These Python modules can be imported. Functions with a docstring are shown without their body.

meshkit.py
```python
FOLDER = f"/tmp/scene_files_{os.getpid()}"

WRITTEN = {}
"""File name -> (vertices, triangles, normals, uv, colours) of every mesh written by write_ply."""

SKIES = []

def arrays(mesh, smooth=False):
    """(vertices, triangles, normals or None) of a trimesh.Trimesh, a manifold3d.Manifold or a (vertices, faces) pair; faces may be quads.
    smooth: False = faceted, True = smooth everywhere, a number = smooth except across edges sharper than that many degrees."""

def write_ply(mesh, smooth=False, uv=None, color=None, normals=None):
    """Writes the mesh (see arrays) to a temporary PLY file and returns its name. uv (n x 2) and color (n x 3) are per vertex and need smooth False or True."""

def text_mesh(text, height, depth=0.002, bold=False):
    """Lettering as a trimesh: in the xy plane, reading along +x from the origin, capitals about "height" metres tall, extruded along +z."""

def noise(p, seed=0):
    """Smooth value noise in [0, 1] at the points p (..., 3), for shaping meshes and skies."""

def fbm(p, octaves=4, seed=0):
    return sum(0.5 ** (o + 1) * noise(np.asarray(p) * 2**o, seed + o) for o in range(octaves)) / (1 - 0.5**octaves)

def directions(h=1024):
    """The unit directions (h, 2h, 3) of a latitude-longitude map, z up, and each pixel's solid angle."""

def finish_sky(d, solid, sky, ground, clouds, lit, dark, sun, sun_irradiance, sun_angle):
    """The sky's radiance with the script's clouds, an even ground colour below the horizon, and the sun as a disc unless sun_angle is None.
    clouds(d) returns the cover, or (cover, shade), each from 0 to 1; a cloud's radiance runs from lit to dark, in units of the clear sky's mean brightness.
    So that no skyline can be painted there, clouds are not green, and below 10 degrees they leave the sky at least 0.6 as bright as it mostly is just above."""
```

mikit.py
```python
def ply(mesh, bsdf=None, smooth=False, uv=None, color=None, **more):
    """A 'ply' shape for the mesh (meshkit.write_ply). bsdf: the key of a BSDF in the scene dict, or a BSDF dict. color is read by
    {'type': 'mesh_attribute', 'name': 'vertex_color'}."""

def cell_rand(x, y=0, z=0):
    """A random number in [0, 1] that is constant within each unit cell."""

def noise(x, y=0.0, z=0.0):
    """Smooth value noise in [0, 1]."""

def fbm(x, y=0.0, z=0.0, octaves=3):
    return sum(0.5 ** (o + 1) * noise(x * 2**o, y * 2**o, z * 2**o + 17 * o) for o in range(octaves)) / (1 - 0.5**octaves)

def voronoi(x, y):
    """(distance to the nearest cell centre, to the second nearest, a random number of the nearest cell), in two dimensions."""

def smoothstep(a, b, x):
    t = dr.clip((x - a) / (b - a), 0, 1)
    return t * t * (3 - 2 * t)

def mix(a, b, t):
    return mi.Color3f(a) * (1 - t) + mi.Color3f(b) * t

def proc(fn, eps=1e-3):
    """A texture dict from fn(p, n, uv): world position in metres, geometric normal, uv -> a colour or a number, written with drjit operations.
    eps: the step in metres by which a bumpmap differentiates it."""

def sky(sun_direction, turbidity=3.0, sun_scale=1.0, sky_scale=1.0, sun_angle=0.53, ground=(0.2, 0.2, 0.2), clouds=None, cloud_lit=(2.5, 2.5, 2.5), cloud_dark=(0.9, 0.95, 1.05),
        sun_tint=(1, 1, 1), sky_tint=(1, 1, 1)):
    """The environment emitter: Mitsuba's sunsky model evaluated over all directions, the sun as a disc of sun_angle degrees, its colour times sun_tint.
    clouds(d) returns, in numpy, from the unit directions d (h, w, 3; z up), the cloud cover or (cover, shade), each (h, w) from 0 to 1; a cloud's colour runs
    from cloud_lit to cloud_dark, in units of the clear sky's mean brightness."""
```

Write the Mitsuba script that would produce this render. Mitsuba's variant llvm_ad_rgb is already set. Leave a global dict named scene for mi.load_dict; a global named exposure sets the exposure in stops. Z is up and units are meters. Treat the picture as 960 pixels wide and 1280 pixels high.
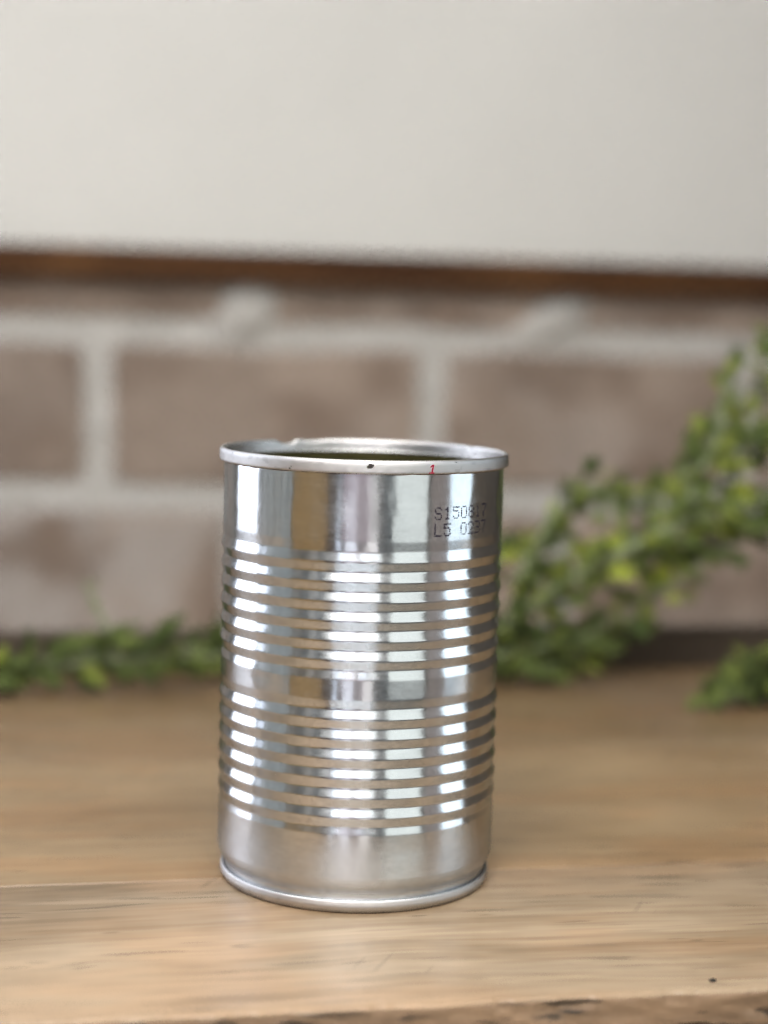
import math, random
import numpy as np
import trimesh
import mitsuba as mi
import drjit as dr
import mikit, meshkit
from mikit import noise, fbm, smoothstep, mix

T = mi.ScalarTransform4f
scene, labels = {}, {}
PI = math.pi

# ----------------------------------------------------------------- camera
EYE = np.array([-0.08977, -0.46871, 0.14827])
FWD = np.array([0.198208, 0.974221, -0.107735])
UP = np.array([-0.004809, 0.110881, 0.993822])
scene['camera'] = {
    'type': 'thinlens', 'fov': 23.576, 'fov_axis': 'x',
    'aperture_radius': 0.0056, 'focus_distance': 0.447,
    'near_clip': 0.02, 'far_clip': 50.0,
    'to_world': T().look_at(origin=EYE.tolist(), target=(EYE + FWD).tolist(), up=UP.tolist()),
}
exposure = 0.35

# ----------------------------------------------------------------- light levels (daylight through the windows, plus added door panes and two added lamps)
LEFT_WINDOW = (2.9, 3.1, 3.5)
SIDE_PANES = (1.5, 1.62, 1.9)
RIGHT_WINDOW = (1.4, 1.66, 1.84)
FRONT_WINDOW = (0.92, 0.97, 0.91)
ADDED_DOOR_PANES = (1.15, 1.2, 1.27)
ADDED_CEILING_LAMP = (1.5, 1.47, 1.42)
ADDED_PENDANT = (10.5, 10.3, 9.95)

DIR0 = 258.5          # world azimuth (degrees) from the can towards the camera


def polar(psi, dist, z):
    a = math.radians(DIR0 + psi)
    return np.array([dist * math.cos(a), dist * math.sin(a), z])


# ----------------------------------------------------------------- helpers
def numbered(key):
    if key not in scene and key not in labels:
        return key
    n = 1
    while f'{key}_{n:03d}' in scene or f'{key}_{n:03d}' in labels:
        n += 1
    return f'{key}_{n:03d}'


def obj(name, mesh, bsdf, parent=None, smooth=False, **more):
    key = numbered((parent + '__' if parent else '') + name)
    scene[key] = mikit.ply(mesh, bsdf, smooth=smooth, **more)
    return key


def tag(key, label=None, category=None, group=None, kind=None):
    d = {}
    for k, v in (('label', label), ('category', category), ('group', group), ('kind', kind)):
        if v:
            d[k] = v
    labels[key] = d
    return key


def thing(name, label, category, group=None):
    return tag(numbered(name), label, category, group)


def box(x0, x1, y0, y1, z0, z1):
    return trimesh.creation.box(bounds=[[x0, y0, z0], [x1, y1, z1]])


def grid_mesh(P, flip=False, wrap=False):
    """P (n, m, 3) -> vertices, triangles"""
    n, m = P.shape[:2]
    i, j = np.meshgrid(np.arange(n - 1), np.arange(m if wrap else m - 1), indexing='ij')
    j2 = (j + 1) % m
    q = np.stack([i * m + j, i * m + j2, (i + 1) * m + j2, (i + 1) * m + j], -1).reshape(-1, 4)
    f = np.vstack([q[:, [0, 1, 2]], q[:, [0, 2, 3]]])
    if flip:
        f = f[:, ::-1]
    return trimesh.Trimesh(P.reshape(-1, 3), f, process=False)


def round_box(size, r, sub=6):
    """box with rounded edges, centred"""
    m = trimesh.creation.box(extents=(1, 1, 1))
    for _ in range(sub if sub < 5 else 4):
        m = m.subdivide()
    v = m.vertices * np.array(size)
    half = np.array(size) / 2
    inner = np.clip(v, -(half - r), half - r)
    d = v - inner
    L = np.linalg.norm(d, axis=1, keepdims=True)
    on = np.abs(np.abs(v) - half) < 1e-9
    out = inner + np.where(L > 1e-12, d / np.maximum(L, 1e-12) * r, 0)
    keep = (on.sum(1, keepdims=True) == 1) & (np.all(np.abs(v) <= half - r + 1e-9, axis=1, keepdims=True) | (L <= r + 1e-9)) & ((np.abs(d) > 1e-12).sum(1, keepdims=True) <= 1)
    v2 = np.where(keep, v, out)
    return trimesh.Trimesh(v2, m.faces, process=False)


def tube(points, radii, sides=6):
    p = np.asarray(points, float)
    t = np.gradient(p, axis=0)
    t /= np.linalg.norm(t, axis=1, keepdims=True) + 1e-12
    a = np.cross(t, np.where(np.abs(t[:, 2:]) < 0.9, [0, 0, 1.0], [1.0, 0, 0]))
    a /= np.linalg.norm(a, axis=1, keepdims=True) + 1e-12
    b = np.cross(t, a)
    ang = np.arange(sides) * 2 * PI / sides
    r = np.broadcast_to(radii, (len(p),))
    P = p[:, None] + r[:, None, None] * (np.cos(ang)[None, :, None] * a[:, None] + np.sin(ang)[None, :, None] * b[:, None])
    return grid_mesh(P, wrap=True)


def spline(pts, n):
    from scipy.interpolate import CubicSpline
    pts = np.asarray(pts, float)
    s = np.r_[0, np.cumsum(np.linalg.norm(np.diff(pts, axis=0), axis=1))]
    return CubicSpline(s, pts)(np.linspace(0, s[-1], n))


def two(b):
    return {'type': 'twosided', 'bsdf': b}


def rgb(*c):
    return {'type': 'rgb', 'value': list(c)}


# ----------------------------------------------------------------- materials
def wood_color(p, n, uv):
    """sanded, oiled softwood: long streaks along x, short pores, light falloff to the back painted board by board"""
    x, y, z = p.x, p.y, p.z
    wav = 0.006 * (noise(x * 9, y * 14, 3.0) - 0.5) + 0.002 * (noise(x * 30, y * 50, 9.0) - 0.5)
    yy = y + wav - z
    board = dr.select(y < -0.0025, 0.0, dr.select(y < 0.131, 5.3, 11.7))
    rings = fbm(x * 6 + board, yy * 95, board + 2.0, 4)
    fine = fbm(x * 26, yy * 400, board, 2)
    finer = noise(x * 85, yy * 820, board + 4)
    blotch = fbm(x * 20, yy * 30, board + 7.0, 4)
    t = 0.20 * rings + 0.22 * fine + 0.58 * blotch
    light = mix((0.198, 0.135, 0.079), (0.312, 0.230, 0.152), smoothstep(0.30, 0.68, t))
    light = mix(light, light * mi.Color3f(1.06, 0.97, 0.90), smoothstep(0.4, 0.7, fbm(x * 21 + 9.0, yy * 60, 4.0, 3)))
    # boards painted darker rearward for light falloff, back ones yellower; front one lightens to its edge
    falloff_tone = dr.select(y < -0.0025, 0.80 + 0.30 * smoothstep(-0.012, -0.06, y), dr.select(y < 0.131, 0.72, 0.56))
    c = light * falloff_tone
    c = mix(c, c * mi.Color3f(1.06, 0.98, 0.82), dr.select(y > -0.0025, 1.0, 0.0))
    pore = smoothstep(0.70, 0.92, noise(x * 95 + 3 * noise(x * 20, yy * 300), yy * 720, 1.0)) * smoothstep(0.42, 0.66, noise(x * 42, yy * 130, 2.0))
    c = c * (1 - 0.26 * pore)
    c = c * (0.92 + 0.16 * finer)
    streak = smoothstep(0.62, 0.78, fbm(x * 30 + 3.1, yy * 330, board + 1, 2))
    c = c * (1 - 0.10 * streak)
    u, w = x * 0.52 + y * 0.85, x * 0.85 - y * 0.52
    scratch = smoothstep(0.80, 0.86, noise(u * 30, w * 620, 6.0)) * smoothstep(0.80, 0.88, noise(x * 28, y * 30, 13.0))
    c = c * (1 - 0.14 * scratch)
    # raw sawn front edge: darker, with torn fibres
    edge = smoothstep(-0.0007, -0.0014, z) * smoothstep(-0.080, -0.085, y)
    torn = smoothstep(0.58, 0.72, fbm(x * 70 + z * 260, z * 420 - x * 45, 5.0, 3))
    ce = mi.Color3f(0.205, 0.130, 0.076) * (0.75 + 0.5 * fbm(x * 60, z * 300, 8.0, 2)) * (1 - 0.78 * torn)
    return mix(c, ce, edge)


def wood_rough(p, n, uv):
    return 0.33 + 0.20 * fbm(p.x * 25, p.y * 180, 0.0, 2)


def wood_bump(p, n, uv):
    return 0.00009 * fbm(p.x * 14, p.y * 900, 0.0, 3) - 0.0001 * smoothstep(0.72, 0.84, noise(p.x * 75, p.y * 1500, 1.0))


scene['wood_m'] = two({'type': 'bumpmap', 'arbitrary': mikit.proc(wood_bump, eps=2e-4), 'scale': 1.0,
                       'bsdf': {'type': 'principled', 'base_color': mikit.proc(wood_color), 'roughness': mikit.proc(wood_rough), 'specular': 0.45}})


def rail_color(p, n, uv):
    g = fbm(p.x * 7, p.y * 120 + p.z * 160, 1.0, 3)
    b = smoothstep(0.45, 0.75, fbm(p.x * 9 + 2.0, p.z * 20, 3.0, 3))
    return mix(mix((0.038, 0.016, 0.007), (0.088, 0.038, 0.014), smoothstep(0.3, 0.7, g)), (0.16, 0.075, 0.027), b * 0.6)


scene['dark_wood_m'] = two({'type': 'principled', 'base_color': mikit.proc(rail_color), 'roughness': 0.65, 'specular': 0.10})


def strip_color(p, n, uv):
    return mix((0.035, 0.026, 0.019), (0.085, 0.064, 0.047), fbm(p.x * 12, p.y * 90, p.z * 160, 3))


scene['strip_m'] = two({'type': 'principled', 'base_color': mikit.proc(strip_color), 'roughness': 0.6, 'specular': 0.2})


def panel_color(p, n, uv):
    return mi.Color3f(0.560, 0.548, 0.523) * (0.955 + 0.09 * fbm(p.x * 9, p.z * 9, 0.0, 4))


scene['panel_m'] = two({'type': 'principled', 'base_color': mikit.proc(panel_color), 'roughness': 0.55, 'specular': 0.3})


def brick_color(p, n, uv):
    cell = mikit.cell_rand(dr.floor((p.x + 0.0384) / 0.10237), dr.floor((p.z + 0.0671) / 0.09975), 4)
    a = fbm(p.x * 22, p.z * 27, 2.0, 4)
    fine = fbm(p.x * 170, p.z * 170, 5.0, 3)
    c = mix((0.200, 0.148, 0.117), (0.300, 0.237, 0.195), smoothstep(0.28, 0.72, a))
    c = c * (0.88 + 0.24 * cell) * (0.86 + 0.28 * fine)
    # lime wash left on the faces, most of it on the lower courses to the left
    wash = smoothstep(0.47, 0.70, fbm(p.x * 15 + 4.0, p.z * 17, 8.0, 4))
    w = wash * (0.10 + 0.52 * smoothstep(0.05, 0.008, p.z) * smoothstep(0.12, -0.015, p.x) + 0.10 * smoothstep(0.12, 0.2, p.x))
    return mix(c, (0.40, 0.37, 0.35), w)


def brick_bump(p, n, uv):
    return 0.0012 * fbm(p.x * 120, p.y * 120, p.z * 120, 4)


scene['brick_m'] = two({'type': 'bumpmap', 'arbitrary': mikit.proc(brick_bump, eps=6e-4), 'scale': 1.0,
                        'bsdf': {'type': 'principled', 'base_color': mikit.proc(brick_color), 'roughness': 0.85, 'specular': 0.2}})


def mortar_color(p, n, uv):
    return mix((0.37, 0.355, 0.335), (0.52, 0.50, 0.475), fbm(p.x * 60, p.y * 60, p.z * 70, 4))


scene['mortar_m'] = two({'type': 'principled', 'base_color': mikit.proc(mortar_color), 'roughness': 0.9, 'specular': 0.2})


def tin_tint(p, n, uv):
    s = fbm(uv.x * 40, p.z * 900, 3.0, 3)
    grime = smoothstep(0.55, 0.80, fbm(uv.x * 18, p.z * 90, 6.0, 3))
    return mi.Color3f(0.650, 0.685, 0.712) * (0.95 + 0.09 * s) * (1 - 0.07 * grime)


def tin_av(p, n, uv):
    return 0.050 + 0.06 * fbm(uv.x * 30, p.z * 120, 1.0, 3) + 0.11 * smoothstep(0.022, 0.012, p.z)


def tin_au(p, n, uv):
    return 0.008 + 0.020 * fbm(uv.x * 60, p.z * 700, 2.0, 3) + 0.05 * smoothstep(0.022, 0.012, p.z)


scene['tin_m'] = two({'type': 'roughconductor', 'material': 'Al', 'distribution': 'ggx', 'alpha_u': mikit.proc(tin_au), 'alpha_v': mikit.proc(tin_av),
                      'specular_reflectance': mikit.proc(tin_tint)})


def rim_tint(p, n, uv):
    a = fbm(p.x * 220, p.y * 220, p.z * 220, 3)
    k = smoothstep(0.66, 0.74, fbm(p.x * 420 + 3.0, p.y * 420, p.z * 500, 3))
    return mi.Color3f(0.63, 0.625, 0.62) * (0.93 + 0.12 * a) * (1 - 0.16 * k)


scene['collar_m'] = two({'type': 'roughconductor', 'material': 'Al', 'alpha': 0.22, 'specular_reflectance': mikit.proc(rim_tint)})
scene['rim_m'] = two({'type': 'roughconductor', 'material': 'Al', 'alpha': 0.33, 'specular_reflectance': mikit.proc(rim_tint)})


def lacquer(p, n, uv):
    return mix((0.055, 0.05, 0.018), (0.13, 0.115, 0.045), fbm(p.x * 90, p.y * 90, p.z * 140, 3))


scene['lacquer_m'] = two({'type': 'principled', 'base_color': mikit.proc(lacquer), 'metallic': 0.85, 'roughness': 0.38})
scene['ink_m'] = two({'type': 'principled', 'base_color': rgb(0.010, 0.008, 0.018), 'roughness': 0.8, 'specular': 0.05})
scene['red_ink_m'] = two({'type': 'principled', 'base_color': rgb(0.27, 0.010, 0.030), 'roughness': 0.6})
scene['dark_grime_m'] = two({'type': 'principled', 'base_color': rgb(0.02, 0.016, 0.012), 'roughness': 0.8})
scene['rust_shade_m'] = two({'type': 'principled', 'base_color': rgb(0.05, 0.032, 0.03), 'roughness': 0.8})  # rust, and the painted dark of the rim and foot gaps


def leaf(col, tr):
    return {'type': 'principledthin', 'base_color': rgb(*col), 'roughness': 0.5, 'diff_trans': tr, 'spec_trans': 0.0}


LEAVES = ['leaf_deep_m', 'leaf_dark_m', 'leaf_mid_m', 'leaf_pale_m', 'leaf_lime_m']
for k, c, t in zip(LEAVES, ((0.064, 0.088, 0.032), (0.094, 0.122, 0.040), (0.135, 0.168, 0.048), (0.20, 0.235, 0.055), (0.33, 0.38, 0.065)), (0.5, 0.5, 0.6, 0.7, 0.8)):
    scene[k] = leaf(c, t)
scene['stem_m'] = two({'type': 'principled', 'base_color': rgb(0.15, 0.18, 0.085), 'roughness': 0.6})

# ----------------------------------------------------------------- the wooden shelf the can stands on
BACK_Y = 0.2772      # back edge of the shelf
WALL_Y = 0.650
FRONT_Y = -0.0945
shelf = thing('wooden_shelf', 'thick light brown wooden shelf of long boards with a rough sawn front edge', 'shelf')


def plank(y0, y1, rough_front, seed, x0=-0.50, x1=0.455, thick=0.042):
    nx = 1400 if rough_front else 240
    xs = np.linspace(x0, x1, nx)
    if rough_front:      # dense where the camera stands close
        xs = np.concatenate([np.linspace(x0, -0.09, 250, endpoint=False), np.linspace(-0.09, 0.12, 1400, endpoint=False), np.linspace(0.12, x1, 350)])
    r = 0.0004
    sec = [(y1 - r, 0.0), (y1 - 0.0001, -r), (y1, -thick), (y0, -thick)]
    nf = 46
    front = [(y0, z) for z in np.linspace(-thick, -0.0016, nf)[1:]] + [(y0 + 0.0001, -0.0009), (y0 + 0.0004, -0.0004), (y0 + 0.0010, 0.0)]
    if not rough_front:
        front = [(y0 + 0.0001, -r), (y0 + r, 0.0)]
    sec = np.array(front + [(y0 + (y1 - y0) * t, 0.0) for t in np.linspace(0.03, 0.97, 16)] + sec)
    P = np.zeros((len(sec), len(xs), 3))
    P[..., 0] = xs[None]
    P[..., 1] = sec[:, 0][:, None]
    P[..., 2] = sec[:, 1][:, None]
    if rough_front:
        q = np.stack([P[..., 0] * 190, np.zeros_like(P[..., 0]), P[..., 2] * 620 + P[..., 0] * 110], -1)
        f = meshkit.fbm(q, 4, 3)
        g = meshkit.fbm(np.stack([P[..., 0] * 40, np.zeros_like(P[..., 0]), P[..., 2] * 90], -1), 3, 8)
        w = np.clip((-P[..., 2] - 0.0001) / 0.0012, 0, 1) * (P[..., 1] < y0 + 0.002)
        P[..., 1] += w * ((f - 0.5) * 0.0012 + (g - 0.5) * 0.0012)
        # the top arris wanders and is chipped here and there
        e = meshkit.fbm(np.stack([xs * 55, xs * 0, xs * 0], -1), 4, 21)
        chip = np.clip((meshkit.fbm(np.stack([xs * 120, xs * 0, xs * 0 + 4], -1), 3, 33) - 0.60) / 0.12, 0, 1)
        for k in range(len(sec)):
            if sec[k, 1] > -0.0030 and sec[k, 0] < y0 + 0.0015:
                P[k, :, 1] += (e - 0.5) * 0.0007 + chip * 0.0004
                P[k, :, 2] -= chip * 0.0002
    m = grid_mesh(P, flip=True, wrap=False)
    ends = []
    for col in (0, -1):
        ring = P[:, col]
        c = ring.mean(0)
        v = np.vstack([ring, c])
        n = len(ring)
        ends.append(trimesh.Trimesh(v, [[i, (i + 1) % n, n] for i in range(n)], process=False))
    bottom = grid_mesh(np.stack([P[-1], P[0]]), flip=True)
    return trimesh.util.concatenate([m, bottom] + ends)


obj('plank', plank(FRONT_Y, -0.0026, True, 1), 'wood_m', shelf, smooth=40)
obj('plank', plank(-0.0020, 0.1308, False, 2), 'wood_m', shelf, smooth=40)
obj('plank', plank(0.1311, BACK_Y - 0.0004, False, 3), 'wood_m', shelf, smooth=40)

# ----------------------------------------------------------------- brick wall
wall = thing('brick_wall', 'blurred taupe brick wall with thick pale smeared mortar joints behind the can', 'wall')
rng = np.random.default_rng(5)
BX0, BX1 = -0.45, 0.80
PITCH, COURSE, JOINT = 0.20475, 0.09975, 0.0180


def smear_mesh():
    """pale mortar bed, uneven, standing almost flush with the brick faces"""
    xs, zs = np.linspace(BX0, BX1, 420), np.linspace(-0.30, 0.90, 330)
    X, Z = np.meshgrid(xs, zs, indexing='xy')
    h = meshkit.fbm(np.stack([X * 40, X * 0, Z * 40], -1), 4, 2)
    Y = WALL_Y + 0.0055 - 0.0060 * (h - 0.35)
    # two thick smears where the joints under the frame were overfilled
    for cx, cz, rx, rz, tilt in ((0.0494, 0.1494, 0.0185, 0.0190, 0.2), (0.2444, 0.1480, 0.0200, 0.0165, 1.0)):
        u = (X - cx) - tilt * (Z - cz)
        Y -= 0.0095 * np.exp(-((u / rx) ** 2 + ((Z - cz) / rz) ** 2) ** 2)
    P = np.stack([X, Y, Z], -1)
    m = grid_mesh(P)
    return m


obj('mortar', smear_mesh(), 'mortar_m', wall, smooth=True)
obj('mortar_backing', box(BX0, BX1, WALL_Y + 0.009, WALL_Y + 0.10, -0.30, 0.90), 'mortar_m', wall)
for row in range(-2, 9):
    z0 = -0.0671 + row * COURSE + JOINT / 2
    off = -0.0384 if row % 2 == 1 else 0.0494
    for k in range(-4, 7):
        x0 = off + k * PITCH + JOINT / 2
        x1 = off + (k + 1) * PITCH - JOINT / 2
        if x1 < BX0 + 0.012 or x0 > BX1 - 0.012:
            continue
        x0, x1 = max(x0, BX0 + 0.002), min(x1, BX1 - 0.002)
        zz0, zz1 = max(z0, -0.29), z0 + COURSE - JOINT
        j = rng.normal(0, 0.0006, 4)
        m = round_box((x1 - x0 + j[0], 0.024, zz1 - zz0 + j[1]), 0.0042)
        v = m.vertices + np.array([(x0 + x1) / 2 + j[2], WALL_Y + 0.010 + rng.uniform(0.0006, 0.0030), (zz0 + zz1) / 2 + j[3]])
        d = meshkit.fbm(v * 48, 3, 11 + row * 31 + k)[:, None] - 0.5
        d2 = meshkit.fbm(v * 17, 3, 411 + row * 31 + k)[:, None] - 0.5
        n = np.array(m.vertex_normals)
        v = v + n * (d * 0.0034 + d2 * 0.0040)
        obj('brick', trimesh.Trimesh(v, m.faces, process=False), 'brick_m', wall, smooth=True)

# dark strip along the back edge of the shelf
strip = round_box((0.45 + 0.495, 0.006, 0.0176), 0.001, 4)
strip.apply_translation([(-0.495 + 0.45) / 2, BACK_Y - 0.0055, 0.0090])
tag(obj('back_strip', strip, 'strip_m', None, smooth=40), 'thin dark brown strip along the back edge of the shelf behind the greenery', 'trim')

# ----------------------------------------------------------------- white framed panel hung on the bricks
panel = thing('white_panel', 'large white board with a dark brown wooden bottom rail hung on the brick wall', 'panel')
PX0, PX1 = -0.40, 0.70
obj('board', box(PX0, PX1, WALL_Y - 0.0110, WALL_Y - 0.0045, 0.1810, 0.84), 'panel_m', panel)


def rail(sx, sz, cx, cz):
    m = round_box((sx, 0.0120, sz), 0.0008, 4)
    m.apply_translation([cx, WALL_Y - 0.0120, cz])
    return m


obj('bottom_rail', rail(PX1 - PX0 + 0.036, 0.0183, (PX0 + PX1) / 2, 0.1736), 'dark_wood_m', panel, smooth=40)
obj('top_rail', rail(PX1 - PX0 + 0.036, 0.018, (PX0 + PX1) / 2, 0.8490), 'dark_wood_m', panel, smooth=40)
for x in (PX0 - 0.009, PX1 + 0.009):
    obj('side_rail', rail(0.0178, 0.6568, x, 0.5113), 'dark_wood_m', panel, smooth=40)

# ----------------------------------------------------------------- the tin can
can = thing('tin_can', 'shiny silver ribbed open tin can without label standing on the wooden shelf', 'can')
MM = 0.001
RB = 36.3
SEG = 420


def rim_dip(a, z):
    """the rolled edge is knocked down a little at the far left"""
    out = 0
    for az, wd, d in ((-143, 0.075, 1.15), (-156, 0.10, 0.35), (128, 0.05, 0.25)):
        t = (a - math.radians(DIR0 + az) + PI) % (2 * PI) - PI
        out = out + d * np.exp(-(t / wd) ** 4)
    return -out * np.clip((z - 109.7) / 2.6, 0, 1)


def lathe(prof, seg=SEG, wobble=None, inward=False, zfun=None):
    """prof (n, 2) in millimetres, bottom to top for an outside; a seam column is doubled at the back so that uv may run round"""
    prof = np.asarray(prof, float)
    a = np.linspace(0, 2 * PI, seg + 1) + PI / 3
    r = np.repeat(prof[:, 0][:, None], seg + 1, 1)
    z = np.repeat(prof[:, 1][:, None], seg + 1, 1)
    if wobble is not None:
        r = r + wobble(a[None, :], z)
    if zfun is not None:
        z = z + zfun(a[None, :], z)
    P = np.stack([r * np.cos(a), r * np.sin(a), z], -1) * MM
    m = grid_mesh(P, flip=inward)
    # normals from the grid, continuous over the seam
    du = np.empty_like(P)
    du[:, 1:-1] = P[:, 2:] - P[:, :-2]
    du[:, 0] = du[:, -1] = P[:, 1] - P[:, -2]
    dv = np.gradient(P, axis=0)
    nn = np.cross(du, dv)
    nn /= np.linalg.norm(nn, axis=-1, keepdims=True) + 1e-15
    if inward:
        nn = -nn
    s = np.r_[0, np.cumsum(np.linalg.norm(np.diff(prof, axis=0), axis=1))]
    uv = np.stack(np.broadcast_arrays((a - a[0])[None, :] / (2 * PI), (s / s[-1])[:, None]), -1).reshape(-1, 2)
    return m, nn.reshape(-1, 3), uv


def put(name, prof, bsdf, parent, **k):
    m, nn, uv = lathe(prof, **k)
    key = numbered(parent + '__' + name)
    path = meshkit.write_ply(m, True, uv, None, nn)
    scene[key] = {'type': 'ply', 'filename': path, 'face_normals': False, 'bsdf': {'type': 'ref', 'id': bsdf}}
    return key


def body_profile():
    z = np.arange(9.0, 109.81, 0.10)
    knots = [(0, RB), (20.3, RB), (22.2, RB - 0.40)]
    lo, hi = RB - 0.46, RB + 0.27
    for k in range(6):
        knots += [(24.55 + 4.93 * k, hi), (26.98 + 4.93 * k, lo)]
    knots += [(54.05, RB), (59.05, RB), (61.35, lo)]
    for k in range(6):
        knots += [(63.75 + 4.84 * k, hi), (66.17 + 4.84 * k, lo)]
    knots[-1] = (90.45, RB - 0.20)
    knots += [(92.95, RB), (120, RB)]
    kz, kr = np.array(knots).T
    from scipy.ndimage import gaussian_filter1d
    r = gaussian_filter1d(np.interp(z, kz, kr), 2.4, mode='nearest')
    low = [(34.5, 2.3), (34.5, 3.0), (34.5, 3.7), (34.55, 4.3), (34.68, 4.9), (34.98, 5.5), (35.4, 6.15), (35.8, 6.9), (36.07, 7.7), (36.22, 8.4)]
    low = spline(np.array(low), 30)
    return np.vstack([low, np.stack([r, z], 1)])


def body_wobble(a, z):
    q = np.stack([np.cos(a) * 2.6 + z * 0, np.sin(a) * 2.6 + z * 0, z * 0.045 + a * 0], -1)
    w = (meshkit.fbm(q, 2, 3) - 0.5) * 0.22
    q = np.stack([np.cos(a) * 13 + z * 0, np.sin(a) * 13 + z * 0, z * 0.21 + a * 0], -1)
    w = w + (meshkit.fbm(q, 3, 7) - 0.5) * 0.042
    # small knocks near the left and right of the upper band
    for az, zz, ra, rz, d in ((DIR0 - 78, 100.0, 0.10, 6.0, -0.35), (DIR0 + 74, 101.0, 0.07, 3.5, -0.22), (DIR0 - 42, 57.6, 0.10, 1.6, -0.12), (DIR0 + 22, 16.0, 0.12, 2.5, -0.10), (DIR0 - 24, 98.0, 0.05, 4.0, -0.05), (DIR0 + 12, 103.0, 0.04, 3.0, -0.04)):
        t = (a - math.radians(az) + PI) % (2 * PI) - PI
        w = w + d * np.exp(-(t / ra) ** 2 - ((z - zz) / rz) ** 2)
    return w * np.clip((z - 4) / 5, 0, 1) * np.clip((110.5 - z) / 3, 0, 1)


put('body', body_profile(), 'tin_m', can, wobble=body_wobble)


def rim_wobble(a, z):
    q = np.stack([np.cos(a) * 9 + z * 0, np.sin(a) * 9 + z * 0, z * 0.2 + a * 0], -1)
    return (meshkit.fbm(q, 3, 17) - 0.5) * 0.10


rim_prof = spline(np.array([(36.40, 110.0), (36.62, 109.62), (36.98, 109.56), (37.32, 109.74), (37.46, 110.30), (37.48, 111.2), (37.45, 112.1), (37.24, 112.72),
                            (36.85, 113.0), (36.42, 112.85), (36.2, 112.5), (36.1, 112.2)]), 60)
put('rim', rim_prof, 'rim_m', can, wobble=rim_wobble, zfun=rim_dip)
put('inner_collar', np.array([(36.1, 112.2), (36.04, 111.6), (36.0, 111.0), (35.98, 110.4), (35.95, 110.0), (35.9, 109.85)]), 'collar_m', can, wobble=lambda a, z: rim_wobble(a, z) * 1.3, zfun=rim_dip)
ledge = np.array([(35.90, 109.85), (35.75, 109.72), (35.55, 109.70), (35.45, 109.60), (35.5, 109.5), (35.9, 109.40)])
put('cut_edge', ledge, 'rim_m', can)
put('inside_wall', np.array([(35.9, 109.4), (35.9, 94.5), (35.45, 93.0), (35.45, 60.0), (35.45, 9.0), (34.2, 5.2), (34.0, 4.4)]), 'lacquer_m', can)
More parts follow.
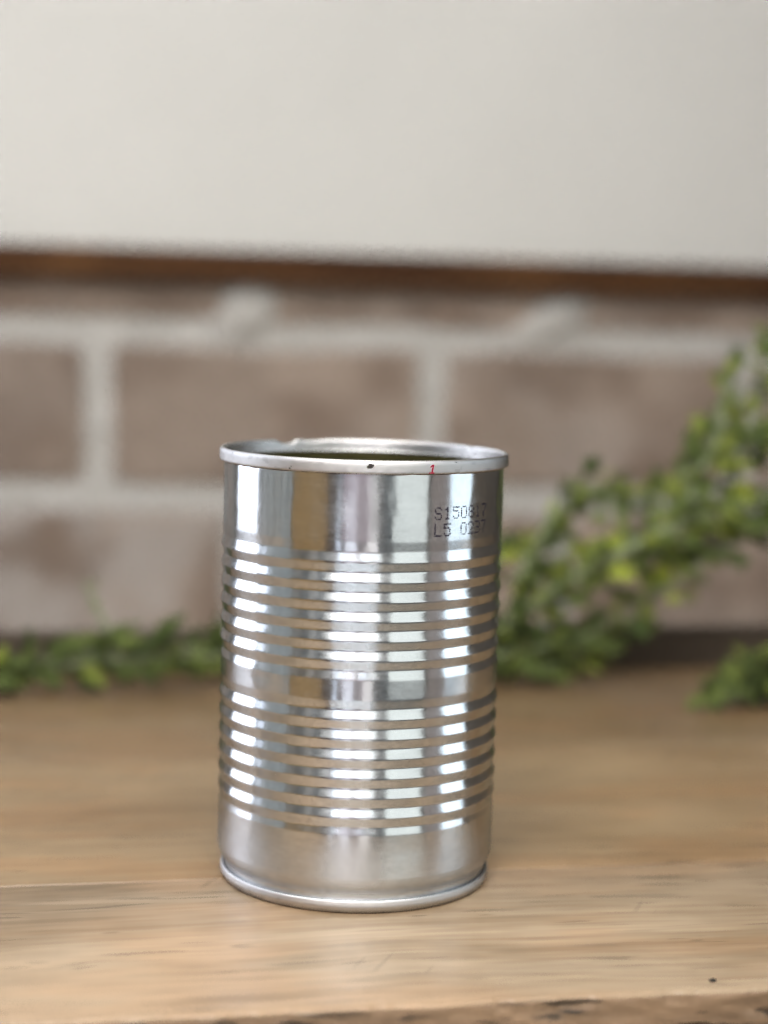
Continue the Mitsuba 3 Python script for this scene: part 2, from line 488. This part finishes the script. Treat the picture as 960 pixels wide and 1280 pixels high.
put('bottom', np.array([(34.05, 4.4), (30.0, 4.2), (29.0, 4.9), (20.0, 4.9), (19.0, 4.4), (0.01, 4.4)]), 'lacquer_m', can)
foot = spline(np.array([(33.2, 0.9), (33.7, 0.25), (34.2, 0.0), (34.80, 0.34), (35.36, 1.05), (35.60, 1.9), (35.52, 2.8), (35.32, 3.36), (35.05, 3.5), (34.84, 3.3), (34.78, 2.8), (34.75, 2.2)]), 50)
put('foot_rim', foot, 'rim_m', can)

# printed code: two lines of ink dots
FONT = {'S': '01110 10001 10000 01110 00001 10001 01110', '1': '00100 01100 00100 00100 00100 00100 01110', '5': '11111 10000 11110 00001 00001 10001 01110',
        '0': '01110 10001 10001 10001 10001 10001 01110', '8': '01110 10001 10001 01110 10001 10001 01110', '7': '11111 00001 00010 00010 00100 00100 00100',
        'L': '10000 10000 10000 10000 10000 10000 11111', '2': '01110 10001 00001 00010 00100 01000 11111', '3': '11110 00001 00001 01110 00001 00001 11110'}


def on_can(az, z, r):
    a = math.radians(az)
    return np.array([r * math.cos(a), r * math.sin(a), z]) * MM


def dots(spots, radius, bulge=0.06):
    """small ink drops on the can's side; spots: (azimuth, z mm, radius of the surface mm)"""
    parts = []
    for az, z, r, s in spots:
        a = math.radians(az)
        n = np.array([math.cos(a), math.sin(a), 0])
        t = np.array([-math.sin(a), math.cos(a), 0])
        c = on_can(az, z, r)
        k = np.arange(10) * 2 * PI / 10
        ring = c + (np.cos(k)[:, None] * t + np.sin(k)[:, None] * np.array([0, 0, 1.0])) * radius * s * MM + n * 0.02 * MM
        base = ring - n * 0.15 * MM
        top = c + n * bulge * MM
        v = np.vstack([ring, base, top])
        f = []
        for i in range(10):
            j = (i + 1) % 10
            f += [[i, j, 20], [10 + i, 10 + j, j], [10 + i, j, i]]
        parts.append(trimesh.Trimesh(v, f, process=False))
    return trimesh.util.concatenate(parts)


def surface_r(az, z):
    return RB + float(body_wobble(np.array([math.radians(az)]), np.array([float(z)]))[0])


rng = np.random.default_rng(12)
for text, zc in (('S150817', 99.85), ('L5 0237', 95.75)):
    spots = []
    for i, ch in enumerate(text):
        if ch == ' ':
            continue
        for rr, bits in enumerate(FONT[ch].split()):
            for cc, b in enumerate(bits):
                if b == '1':
                    az = DIR0 + 31.2 + 4.27 * i + (cc - 2) * 0.70 + rng.normal(0, 0.05)
                    z = zc + 0.03 * i + (3 - rr) * 0.46 + rng.normal(0, 0.03)
                    spots.append((az, z, surface_r(az, z), rng.uniform(0.75, 1.1)))
    k = obj('printed_code', dots(spots, 0.235, 0.05), 'ink_m', can, smooth=40)
    labels[k] = {'label': f'line of dark dot printed characters reading {text}'}

obj('ink_spot', dots([(DIR0 + 3.0, 111.55, 37.48, 1.0), (DIR0 + 2.2, 111.35, 37.48, 0.6), (DIR0 + 4.0, 111.7, 37.48, 0.45)], 0.62, 0.08), 'dark_grime_m', can, smooth=40)
obj('grime_speck', dots([(DIR0 + 37.5, 112.4, 37.36, 1.0), (DIR0 - 28, 110.2, 37.44, 1.2), (DIR0 - 27.4, 110.7, 37.48, 0.7), (DIR0 - 61, 112.2, 37.42, 1.0)], 0.22, 0.05), 'dark_grime_m', can, smooth=40)


def red_one():
    m = meshkit.text_mesh('1', 2.1 * MM, 0.12 * MM, bold=True)
    v = np.array(m.vertices)
    v[:, 0] -= v[:, 0].mean()
    v[:, 0] += 0.18 * v[:, 1]
    az = math.radians(DIR0 + 26.3) + v[:, 0] / (37.5 * MM)
    zz = v[:, 1] + 109.85 * MM
    prof = np.interp(zz / MM, [109.56, 109.80, 110.45, 111.2, 112.0, 112.7], [36.98, 37.32, 37.46, 37.48, 37.45, 37.24])
    r = prof * MM + v[:, 2] + 0.05 * MM
    return trimesh.Trimesh(np.stack([r * np.cos(az), r * np.sin(az), zz], -1), m.faces, process=False)


labels[obj('red_mark', red_one(), 'red_ink_m', can)] = {'label': 'small red numeral 1 on the rim'}


def seam_rust_shade():
    """thin broken line of rust and painted shade where the rolled rim meets the body"""
    parts, rng = [], np.random.default_rng(4)
    a = 0.0
    while a < 360:
        ln = rng.uniform(3, 22)
        if rng.random() < 0.93:
            aa = np.radians(np.linspace(a, a + ln, max(4, int(ln))))
            w = 0.06 + (0.12 + 0.10 * rng.random()) * np.sin(np.linspace(0, PI, len(aa))) + 0.015
            P = np.stack([36.55 * np.cos(aa), 36.55 * np.sin(aa), 109.58 + 0 * aa], -1) * MM
            parts.append(tube(P, w * MM, 6))
        a += ln
    return trimesh.util.concatenate(parts)


obj('rust_shade_line', seam_rust_shade(), 'rust_shade_m', can, smooth=True)
aa = np.linspace(0, 2 * PI, 181)
obj('groove_shade', tube(np.stack([34.62 * np.cos(aa), 34.62 * np.sin(aa), 3.02 + 0.05 * np.sin(aa * 7)], -1) * MM, 0.17 * MM, 6), 'rust_shade_m', can, smooth=True)  # dark ring painting the shade in the groove above the foot

# ----------------------------------------------------------------- crumb on the shelf
m = trimesh.creation.icosphere(subdivisions=3, radius=0.00062)
v = np.array(m.vertices)
v *= (1 + 0.5 * (meshkit.fbm(v * 2200, 3, 5) - 0.5))[:, None]
v[:, 2] *= 0.6
v[:, 0] *= 1.35
v += [0.0660, -0.0900, -v[:, 2].min() - 0.00002]
tag(obj('crumb', trimesh.Trimesh(v, m.faces, process=False), 'dark_grime_m', None, smooth=True), 'tiny black crumb on the shelf near its front edge, right of the can', 'crumb')


# ----------------------------------------------------------------- leafy garland
def leaf_mesh(bend, fold):
    n, w = 7, 5
    P = np.zeros((n, w, 3))
    for i, t in enumerate(np.linspace(0, 1, n)):
        half = 0.35 * math.sin(PI * min(1, t ** 0.78)) ** 0.75 + 0.012
        for j, s in enumerate(np.linspace(-1, 1, w)):
            P[i, j] = (t, s * half * (0.98 if 0 < i < n - 1 else 1), fold * abs(s) * half - bend * t * t)
    return grid_mesh(P)


LEAF_SHAPES = [mikit.ply(leaf_mesh(b, f), 'leaf_mid_m', smooth=True) for b, f in ((0.15, 0.35), (0.32, 0.2), (0.02, 0.45))]
LIGHT_FROM = np.array([-0.3, -0.6, 0.75])


def leaves_on(parent, stems, spacing, size, rng, weights, limit=300):
    count = 0
    for pts, dens in stems:
        c = spline(pts, 400)
        L = np.linalg.norm(np.diff(c, axis=0), axis=1).sum()
        n = int(L / spacing * dens)
        for k in range(n):
            if count >= limit:
                return
            t = (k + rng.uniform(0.1, 0.9)) / n
            i = min(398, int(t * 399))
            tan = c[i + 1] - c[i]
            tan /= np.linalg.norm(tan)
            out = rng.normal(size=3)
            out -= tan * (out @ tan)
            out[1] *= 0.6
            out /= np.linalg.norm(out)
            d = tan * rng.uniform(0.3, 1.3) + out * rng.uniform(0.5, 0.9) + np.array([0, -0.10, 0.10])
            d /= np.linalg.norm(d)
            up = np.array([0, -0.35, 0.7]) + rng.normal(size=3) * 0.45
            side = np.cross(up, d)
            side /= np.linalg.norm(side)
            nrm = np.cross(d, side)
            s = size * rng.uniform(0.7, 1.25)
            o = c[i] + out * rng.uniform(0.0004, 0.0065)
            tip = o + d * s
            lift = max(0.0, 0.0012 + 0.42 * s * abs(side[2]) - min(o[2], tip[2]))
            o = o + [0, 0, lift]
            over = max(o[1], tip[1]) + 0.4 * s * abs(side[1]) - (BACK_Y - 0.011)
            if over > 0:
                o = o - [0, over, 0]
            M = np.eye(4)
            M[:3, 0], M[:3, 1], M[:3, 2], M[:3, 3] = d * s, side * s, nrm * s, o
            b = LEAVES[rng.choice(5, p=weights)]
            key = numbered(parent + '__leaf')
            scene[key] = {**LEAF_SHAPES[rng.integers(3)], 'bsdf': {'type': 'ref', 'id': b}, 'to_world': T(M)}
            count += 1


def stems_on(parent, stems, r0):
    for pts, dens in stems:
        c = spline(pts, 40)
        c[:, 2] = np.maximum(c[:, 2], 0.0022)
        obj('stem', tube(c, np.linspace(r0, r0 * 0.5, 40), 6), 'stem_m', parent, smooth=True)


rng = np.random.default_rng(77)
main = [(0.083, 0.245, 0.017), (0.107, 0.235, 0.027), (0.123, 0.225, 0.042), (0.139, 0.215, 0.054), (0.167, 0.21, 0.069), (0.203, 0.21, 0.077), (0.24, 0.21, 0.079)]
low = [(0.082, 0.24, 0.009), (0.107, 0.235, 0.014), (0.132, 0.23, 0.02), (0.152, 0.22, 0.033), (0.179, 0.215, 0.053), (0.203, 0.21, 0.068)]
up1 = [(0.106, 0.235, 0.042), (0.122, 0.235, 0.068), (0.137, 0.23, 0.081), (0.155, 0.225, 0.077), (0.173, 0.22, 0.089), (0.194, 0.215, 0.099), (0.225, 0.21, 0.112)]
top = [(0.16, 0.22, 0.069), (0.178, 0.225, 0.088), (0.189, 0.23, 0.111), (0.194, 0.235, 0.133)]
top2 = [(0.187, 0.22, 0.073), (0.198, 0.225, 0.095), (0.204, 0.225, 0.117), (0.212, 0.23, 0.14)]
bushy = [(0.085, 0.245, 0.006), (0.102, 0.24, 0.005), (0.121, 0.235, 0.008), (0.141, 0.235, 0.019)]
bushy2 = [(0.085, 0.245, 0.030), (0.097, 0.245, 0.049), (0.112, 0.245, 0.053), (0.134, 0.24, 0.061)]
branch = thing('leafy_branch', 'long green leafy branch with lime tips rising at the right of the can', 'foliage')
S = [(main, 2.0), (bushy2, 1.6)]
stems_on(branch, S, 0.0030)
leaves_on(branch, S, 0.0026, 0.0092, rng, (0.14, 0.27, 0.27, 0.16, 0.16))
upper = thing('leafy_branch', 'loose leafy spray with lime tips reaching highest at the right picture edge', 'foliage')
S = [(up1, 1.3), (top, 1.0), (top2, 1.3), ([(0.165, 0.212, 0.070), (0.180, 0.214, 0.098), (0.186, 0.216, 0.112)], 1.0), ([(0.150, 0.222, 0.062), (0.140, 0.226, 0.078), (0.128, 0.230, 0.083)], 1.0)]
stems_on(upper, S, 0.0016)
leaves_on(upper, S, 0.0026, 0.0092, rng, (0.14, 0.28, 0.26, 0.15, 0.17))
low2 = [(0.112, 0.238, 0.030), (0.135, 0.232, 0.040), (0.158, 0.226, 0.052), (0.185, 0.222, 0.060), (0.222, 0.215, 0.066)]
under = thing('leafy_branch', 'dark green leafy lower branch hanging to the shelf close beside the can on its right', 'foliage')
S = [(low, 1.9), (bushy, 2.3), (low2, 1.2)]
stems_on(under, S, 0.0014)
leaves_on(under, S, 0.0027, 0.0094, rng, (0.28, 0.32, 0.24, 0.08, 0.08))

sp1 = [(0.235, 0.195, 0.012), (0.215, 0.19, 0.009), (0.198, 0.19, 0.008), (0.183, 0.185, 0.007), (0.173, 0.18, 0.005)]
sp2 = [(0.235, 0.205, 0.020), (0.215, 0.2, 0.016), (0.199, 0.2, 0.012), (0.185, 0.19, 0.011)]
sprig = thing('leafy_sprig', 'small dark green leafy sprig lying low on the shelf at the right picture edge', 'foliage')
S = [(sp1, 1.2), (sp2, 1.2)]
stems_on(sprig, S, 0.0012)
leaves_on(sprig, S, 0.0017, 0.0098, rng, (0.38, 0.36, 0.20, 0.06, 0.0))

left = [(-0.16, 0.235, 0.009), (-0.112, 0.235, 0.009), (-0.094, 0.235, 0.010), (-0.07, 0.235, 0.014), (-0.046, 0.235, 0.016), (-0.021, 0.24, 0.016), (-0.001, 0.245, 0.018), (0.038, 0.248, 0.017), (0.083, 0.245, 0.015)]
left2 = [(-0.15, 0.230, 0.006), (-0.10, 0.232, 0.007), (-0.06, 0.234, 0.012), (-0.02, 0.234, 0.014), (0.02, 0.24, 0.016)]
twig = [(-0.049, 0.235, 0.017), (-0.056, 0.24, 0.029), (-0.062, 0.245, 0.042)]
garland = thing('leafy_garland', 'low green leafy garland lying along the back of the shelf left of the can', 'foliage')
S = [(left, 1.5), (left2, 1.3)]
stems_on(garland, S + [(twig, 0.4)], 0.0013)
leaves_on(garland, S, 0.0021, 0.0092, rng, (0.28, 0.34, 0.27, 0.09, 0.02))
leaves_on(garland, [(twig[1:], 0.5)], 0.003, 0.007, rng, (0.0, 0.2, 0.5, 0.3, 0.0))


# ----------------------------------------------------------------- what the can mirrors: windows, the far side of the place, added lamps and stand-ins
def facing_rect(psi0, psi1, dist, z0, z1):
    """upright rectangle between two azimuths, its face towards the can"""
    a, b = polar(psi0, dist, 0), polar(psi1, dist, 0)
    v = np.array([a + [0, 0, z0], b + [0, 0, z0], b + [0, 0, z1], a + [0, 0, z1]])
    f = np.array([[0, 1, 2], [0, 2, 3]])
    n = np.cross(v[1] - v[0], v[2] - v[0])
    if n @ v.mean(0) > 0:
        f = f[:, ::-1]
    return trimesh.Trimesh(v, f, process=False)


def slab(psi0, psi1, dist, z0, z1, thick=0.04):
    a, b = polar(psi0, dist, 0)[:2], polar(psi1, dist, 0)[:2]
    mid = (a + b) / 2
    L = np.linalg.norm(b - a)
    m = trimesh.creation.box(extents=(L, thick, z1 - z0))
    R = np.eye(4)
    d = (b - a) / L
    R[:2, 0], R[:2, 1] = d, [-d[1], d[0]]
    R[:3, 3] = [*(mid + mid / np.linalg.norm(mid) * thick / 2), (z0 + z1) / 2]
    m.apply_transform(R)
    return m


def diffuse(*c):
    return two({'type': 'diffuse', 'reflectance': rgb(*c)})


scene['pale_paint_m'] = diffuse(0.72, 0.71, 0.68)
scene['ceiling_paint_m'] = diffuse(0.80, 0.79, 0.77)
scene['floor_m'] = diffuse(0.62, 0.53, 0.42)
scene['grey_cloth_m'] = diffuse(0.55, 0.59, 0.60)
scene['orange_wood_m'] = diffuse(0.56, 0.36, 0.16)
scene['brown_wood_m'] = diffuse(0.13, 0.09, 0.065)
scene['taupe_m'] = diffuse(0.44, 0.385, 0.36)
scene['pale_blue_m'] = diffuse(0.74, 0.78, 0.82)
scene['pink_cloth_m'] = diffuse(0.60, 0.42, 0.48)
scene['grey_cabinet_m'] = diffuse(0.20, 0.22, 0.23)
scene['near_black_wood_m'] = diffuse(0.095, 0.082, 0.068)
scene['white_frame_m'] = diffuse(0.75, 0.75, 0.74)


def window(name, psi0, psi1, dist, z0, z1, L, label, bars):
    t = thing(name, label, 'window')
    key = numbered(t + '__pane')
    scene[key] = mikit.ply(facing_rect(psi0, psi1, dist, z0, z1), diffuse(0.3, 0.3, 0.3))
    scene[key]['emitter'] = {'type': 'area', 'radiance': rgb(*L)}
    w = 0.9
    for p0, p1, a, b in ((psi0 - w, psi0, z0 - .03, z1 + .03), (psi1, psi1 + w, z0 - .03, z1 + .03)):
        obj('frame', slab(p0, p1, dist - 0.01, a, b), 'white_frame_m', t)
    for zz in [z0 - 0.03, z1] + [z0 + (z1 - z0) * k for k in bars]:
        obj('frame', slab(psi0, psi1, dist - 0.03, zz, zz + 0.03), 'white_frame_m', t)
    return t


window('left_window', -121, -93, 1.30, -0.05, 1.25, LEFT_WINDOW, 'bright window far to the left, mirrored as the white streak down the left of the can', ())
for p0, p1 in ((-132.5, -122.2), (-91.8, -83)):
    key = numbered('left_window__pane')
    scene[key] = mikit.ply(facing_rect(p0, p1, 1.30, 0.30, 1.25), diffuse(0.3, 0.3, 0.3))
    scene[key]['emitter'] = {'type': 'area', 'radiance': rgb(*SIDE_PANES)}
window('right_window', 74, 97, 1.35, -0.10, 1.05, RIGHT_WINDOW, 'cool window to the right, mirrored as the bluish streak near the printed code', ())
window('front_window', 25, 54, 1.60, -0.17, 1.25, FRONT_WINDOW, 'wide pale curtained window in front, mirrored right of the middle of the can', ())

ROOM = dict(x0=-2.2, x1=2.2, y0=-2.5, y1=1.5, z0=-0.9, z1=1.55)
R = ROOM
walls = trimesh.util.concatenate([
    box(R['x0'] - .1, R['x0'], R['y0'], R['y1'], R['z0'], R['z1']), box(R['x1'], R['x1'] + .1, R['y0'], R['y1'], R['z0'], R['z1']),
    box(R['x0'], R['x1'], R['y0'] - .1, R['y0'], R['z0'], R['z1']), box(R['x0'], R['x1'], R['y1'], R['y1'] + .1, R['z0'], R['z1'])])
tag(obj('room_wall', walls, 'pale_paint_m'), 'pale painted walls mirrored in the can', kind='structure')
tag(obj('floor', box(R['x0'], R['x1'], R['y0'], R['y1'], R['z0'] - .1, R['z0']), 'floor_m'), 'pale floor mirrored in the can', kind='structure')
tag(obj('ceiling', box(R['x0'], R['x1'], R['y0'], R['y1'], R['z1'], R['z1'] + .1), 'ceiling_paint_m'), 'white ceiling mirrored in the can', kind='structure')
lamp = thing('added_ceiling_lamp', 'added flat pale ceiling lamp above and in front of the shelf, mirrored in the rim', 'lamp')  # added lamp, supplies overhead light for the shelf
v = np.array([[-1.0, -2.0, 1.50], [0.6, -2.0, 1.50], [0.6, -0.5, 1.50], [-1.0, -0.5, 1.50]])
scene[lamp + '__diffuser'] = mikit.ply(trimesh.Trimesh(v, [[0, 2, 1], [0, 3, 2]], process=False), diffuse(0.5, 0.5, 0.5))
scene[lamp + '__diffuser']['emitter'] = {'type': 'area', 'radiance': rgb(*ADDED_CEILING_LAMP)}
obj('housing', box(-1.03, 0.63, -2.03, -0.47, 1.503, 1.545), 'white_frame_m', lamp)


pend = thing('added_pendant_lamp', 'added round pale pendant lamp hanging in front of and above the shelf', 'lamp')  # added key light, makes the shelf dim towards its back
pc = np.array([-0.24, -0.74, 0.86])
pn = np.array([0.27, 0.97, -0.76])
pn /= np.linalg.norm(pn)
Rm = trimesh.geometry.align_vectors([0, 0, 1], pn)
disc = trimesh.creation.cylinder(radius=0.36, height=0.004, sections=64)
disc.apply_transform(Rm)
disc.apply_translation(pc)
keep = disc.face_normals @ pn > 0.9
scene[pend + '__diffuser'] = mikit.ply(trimesh.Trimesh(disc.vertices, disc.faces[keep]), diffuse(0.5, 0.5, 0.5))
scene[pend + '__diffuser']['emitter'] = {'type': 'area', 'radiance': rgb(*ADDED_PENDANT)}
shade = trimesh.creation.revolve(np.array([(0.375, 0.012), (0.38, 0.0), (0.36, -0.05), (0.22, -0.13), (0.06, -0.17), (0.0, -0.172)]), sections=64)
shade.apply_transform(Rm)
shade.apply_translation(pc)
obj('shade', shade, 'white_frame_m', pend, smooth=40)
top_at = pc - pn * 0.17
obj('cord', tube(np.array([top_at, top_at + [0, 0, 0.25], [top_at[0], top_at[1], 1.548]]), 0.004, 8), 'white_frame_m', pend, smooth=True)
for p0, p1, side in ((-49, -42.5, 'left'), (-35, -29, 'right')):
    tag(obj('dark_picture', slab(p0, p1, 1.55, 0.22, 0.95), 'grey_cabinet_m'), f'{side} one of two dark upright pictures above the orange door, mirrored on the ribs', 'picture', 'dark pictures above the door')
tag(obj('wall_panel', slab(-60, -19, 1.75, 0.17, 1.45), 'white_frame_m'), 'pale wall panel behind the two dark pictures above the orange door', 'panel')
cup = thing('added_dark_cabinet', 'added unseen dark brown cabinet at the right end of the shelf, darkening the mirrored can edge', 'cabinet')  # added unseen block, darkens the right of can and shelf
obj('carcass', box(0.470, 0.95, -0.02, 0.40, -0.9, 0.75), 'near_black_wood_m', cup)
obj('door', box(0.458, 0.4665, -0.01, 0.39, -0.88, 0.73), 'near_black_wood_m', cup)


def pleats(psi0, psi1, dist, z0, z1, n, depth):
    a = np.linspace(psi0, psi1, 24 * n)
    ph = np.linspace(0, 2 * PI * n, 24 * n)
    P = np.array([[polar(p, dist + depth * math.sin(q) + 0.4 * depth * math.sin(2.3 * q + 1), z) for p, q in zip(a, ph)] for z in (z0, z1)])
    return grid_mesh(P)


tag(obj('grey_curtain', pleats(-91, -58, 1.45, -0.9, 1.2, 5, 0.035), 'grey_cloth_m', smooth=True), 'grey pleated curtain mirrored left of the orange door in the can', 'curtain')
door = thing('wooden_door', 'orange brown wooden door mirrored left of the middle of the can', 'door')
obj('panel', slab(-57, -27.5, 1.5, -0.9, 0.16), 'orange_wood_m', door)
for p0, p1 in ((-51, -50), (-43, -42), (-35, -34)):
    obj('batten', slab(p0, p1, 1.47, -0.9, 0.16, 0.03), 'brown_wood_m', door)
obj('jamb', slab(-27.5, -20, 1.46, -0.9, 0.30), 'brown_wood_m', door)
gdoor = thing('added_glazed_door', 'added glazed door panes behind the pink cloth, mirrored as small white squares in the middle of the can', 'door')  # glowing panes added for the white slits in the can
for p0, p1, z0, z1, tint in ((-25, -17, -0.62, -0.17, (0.93, 1, 1.12)), (-12, -4, -0.62, -0.17, (1, 1, 1.04)), (4, 12, -0.62, -0.17, (1.08, 0.97, 0.88)),
                             (-19, -11, 0.30, 0.95, (0.92, 1, 1.10)), (-10, -4.5, 0.30, 0.95, (0.95, 0.86, 0.95)), (0, 7, 0.30, 0.95, (0.80, 0.88, 0.95)), (8, 16, 0.30, 0.95, (1.02, 1, 0.92))):
    key = numbered(gdoor + '__pane')
    scene[key] = mikit.ply(facing_rect(p0, p1, 1.49, z0, z1), diffuse(0.3, 0.3, 0.3))
    scene[key]['emitter'] = {'type': 'area', 'radiance': rgb(*(a * b for a, b in zip(ADDED_DOOR_PANES, tint)))}
obj('stile', slab(-26, 16, 1.76, -0.9, 1.0), 'taupe_m', gdoor)
tag(obj('pink_person_stand_in', pleats(-15, 6.5, 1.43, -0.17, 0.20, 3, 0.03), 'pink_cloth_m', smooth=True), 'pink cloth added in place of a person in pink, mirrored in the middle of the can', 'curtain')  # stand-in for a person in pink facing the can
stand_in = thing('pale_clothing_stand_in', 'added pale blue seat standing in for light clothing in front of the shelf, mirrored in the ribs', 'stand_in')  # added pale surface in place of clothing, for the bluish rib reflections
a = math.radians(DIR0 - 4)
cx, cy = 0.44 * math.cos(a), 0.44 * math.sin(a)
m = trimesh.creation.cylinder(radius=0.15, height=0.06, sections=48)
m.apply_translation([cx, cy, -0.26])
obj('cushion', m, 'pale_blue_m', stand_in, smooth=40)
for k in range(3):
    b = k * 2 * PI / 3
    m = trimesh.creation.cylinder(radius=0.012, height=0.605, sections=16)
    m.apply_translation([cx + 0.11 * math.cos(b), cy + 0.11 * math.sin(b), -0.5945])
    obj('leg', m, 'orange_wood_m', stand_in, smooth=40)
tag(obj('grey_cabinet', slab(12.5, 56, 1.56, -0.9, -0.19), 'grey_cabinet_m'), 'low dark grey cabinet mirrored right of the middle of the can', 'cabinet')
tag(obj('brown_cupboard', slab(58, 78, 1.5, -0.9, 0.9), 'taupe_m'), 'tall brown cupboard mirrored between the two right windows in the can', 'cupboard')
tag(obj('dark_post', slab(17, 24.5, 1.55, -0.19, 0.38), 'grey_cabinet_m'), 'dark grey post mirrored beside the pale window in the can', 'post')
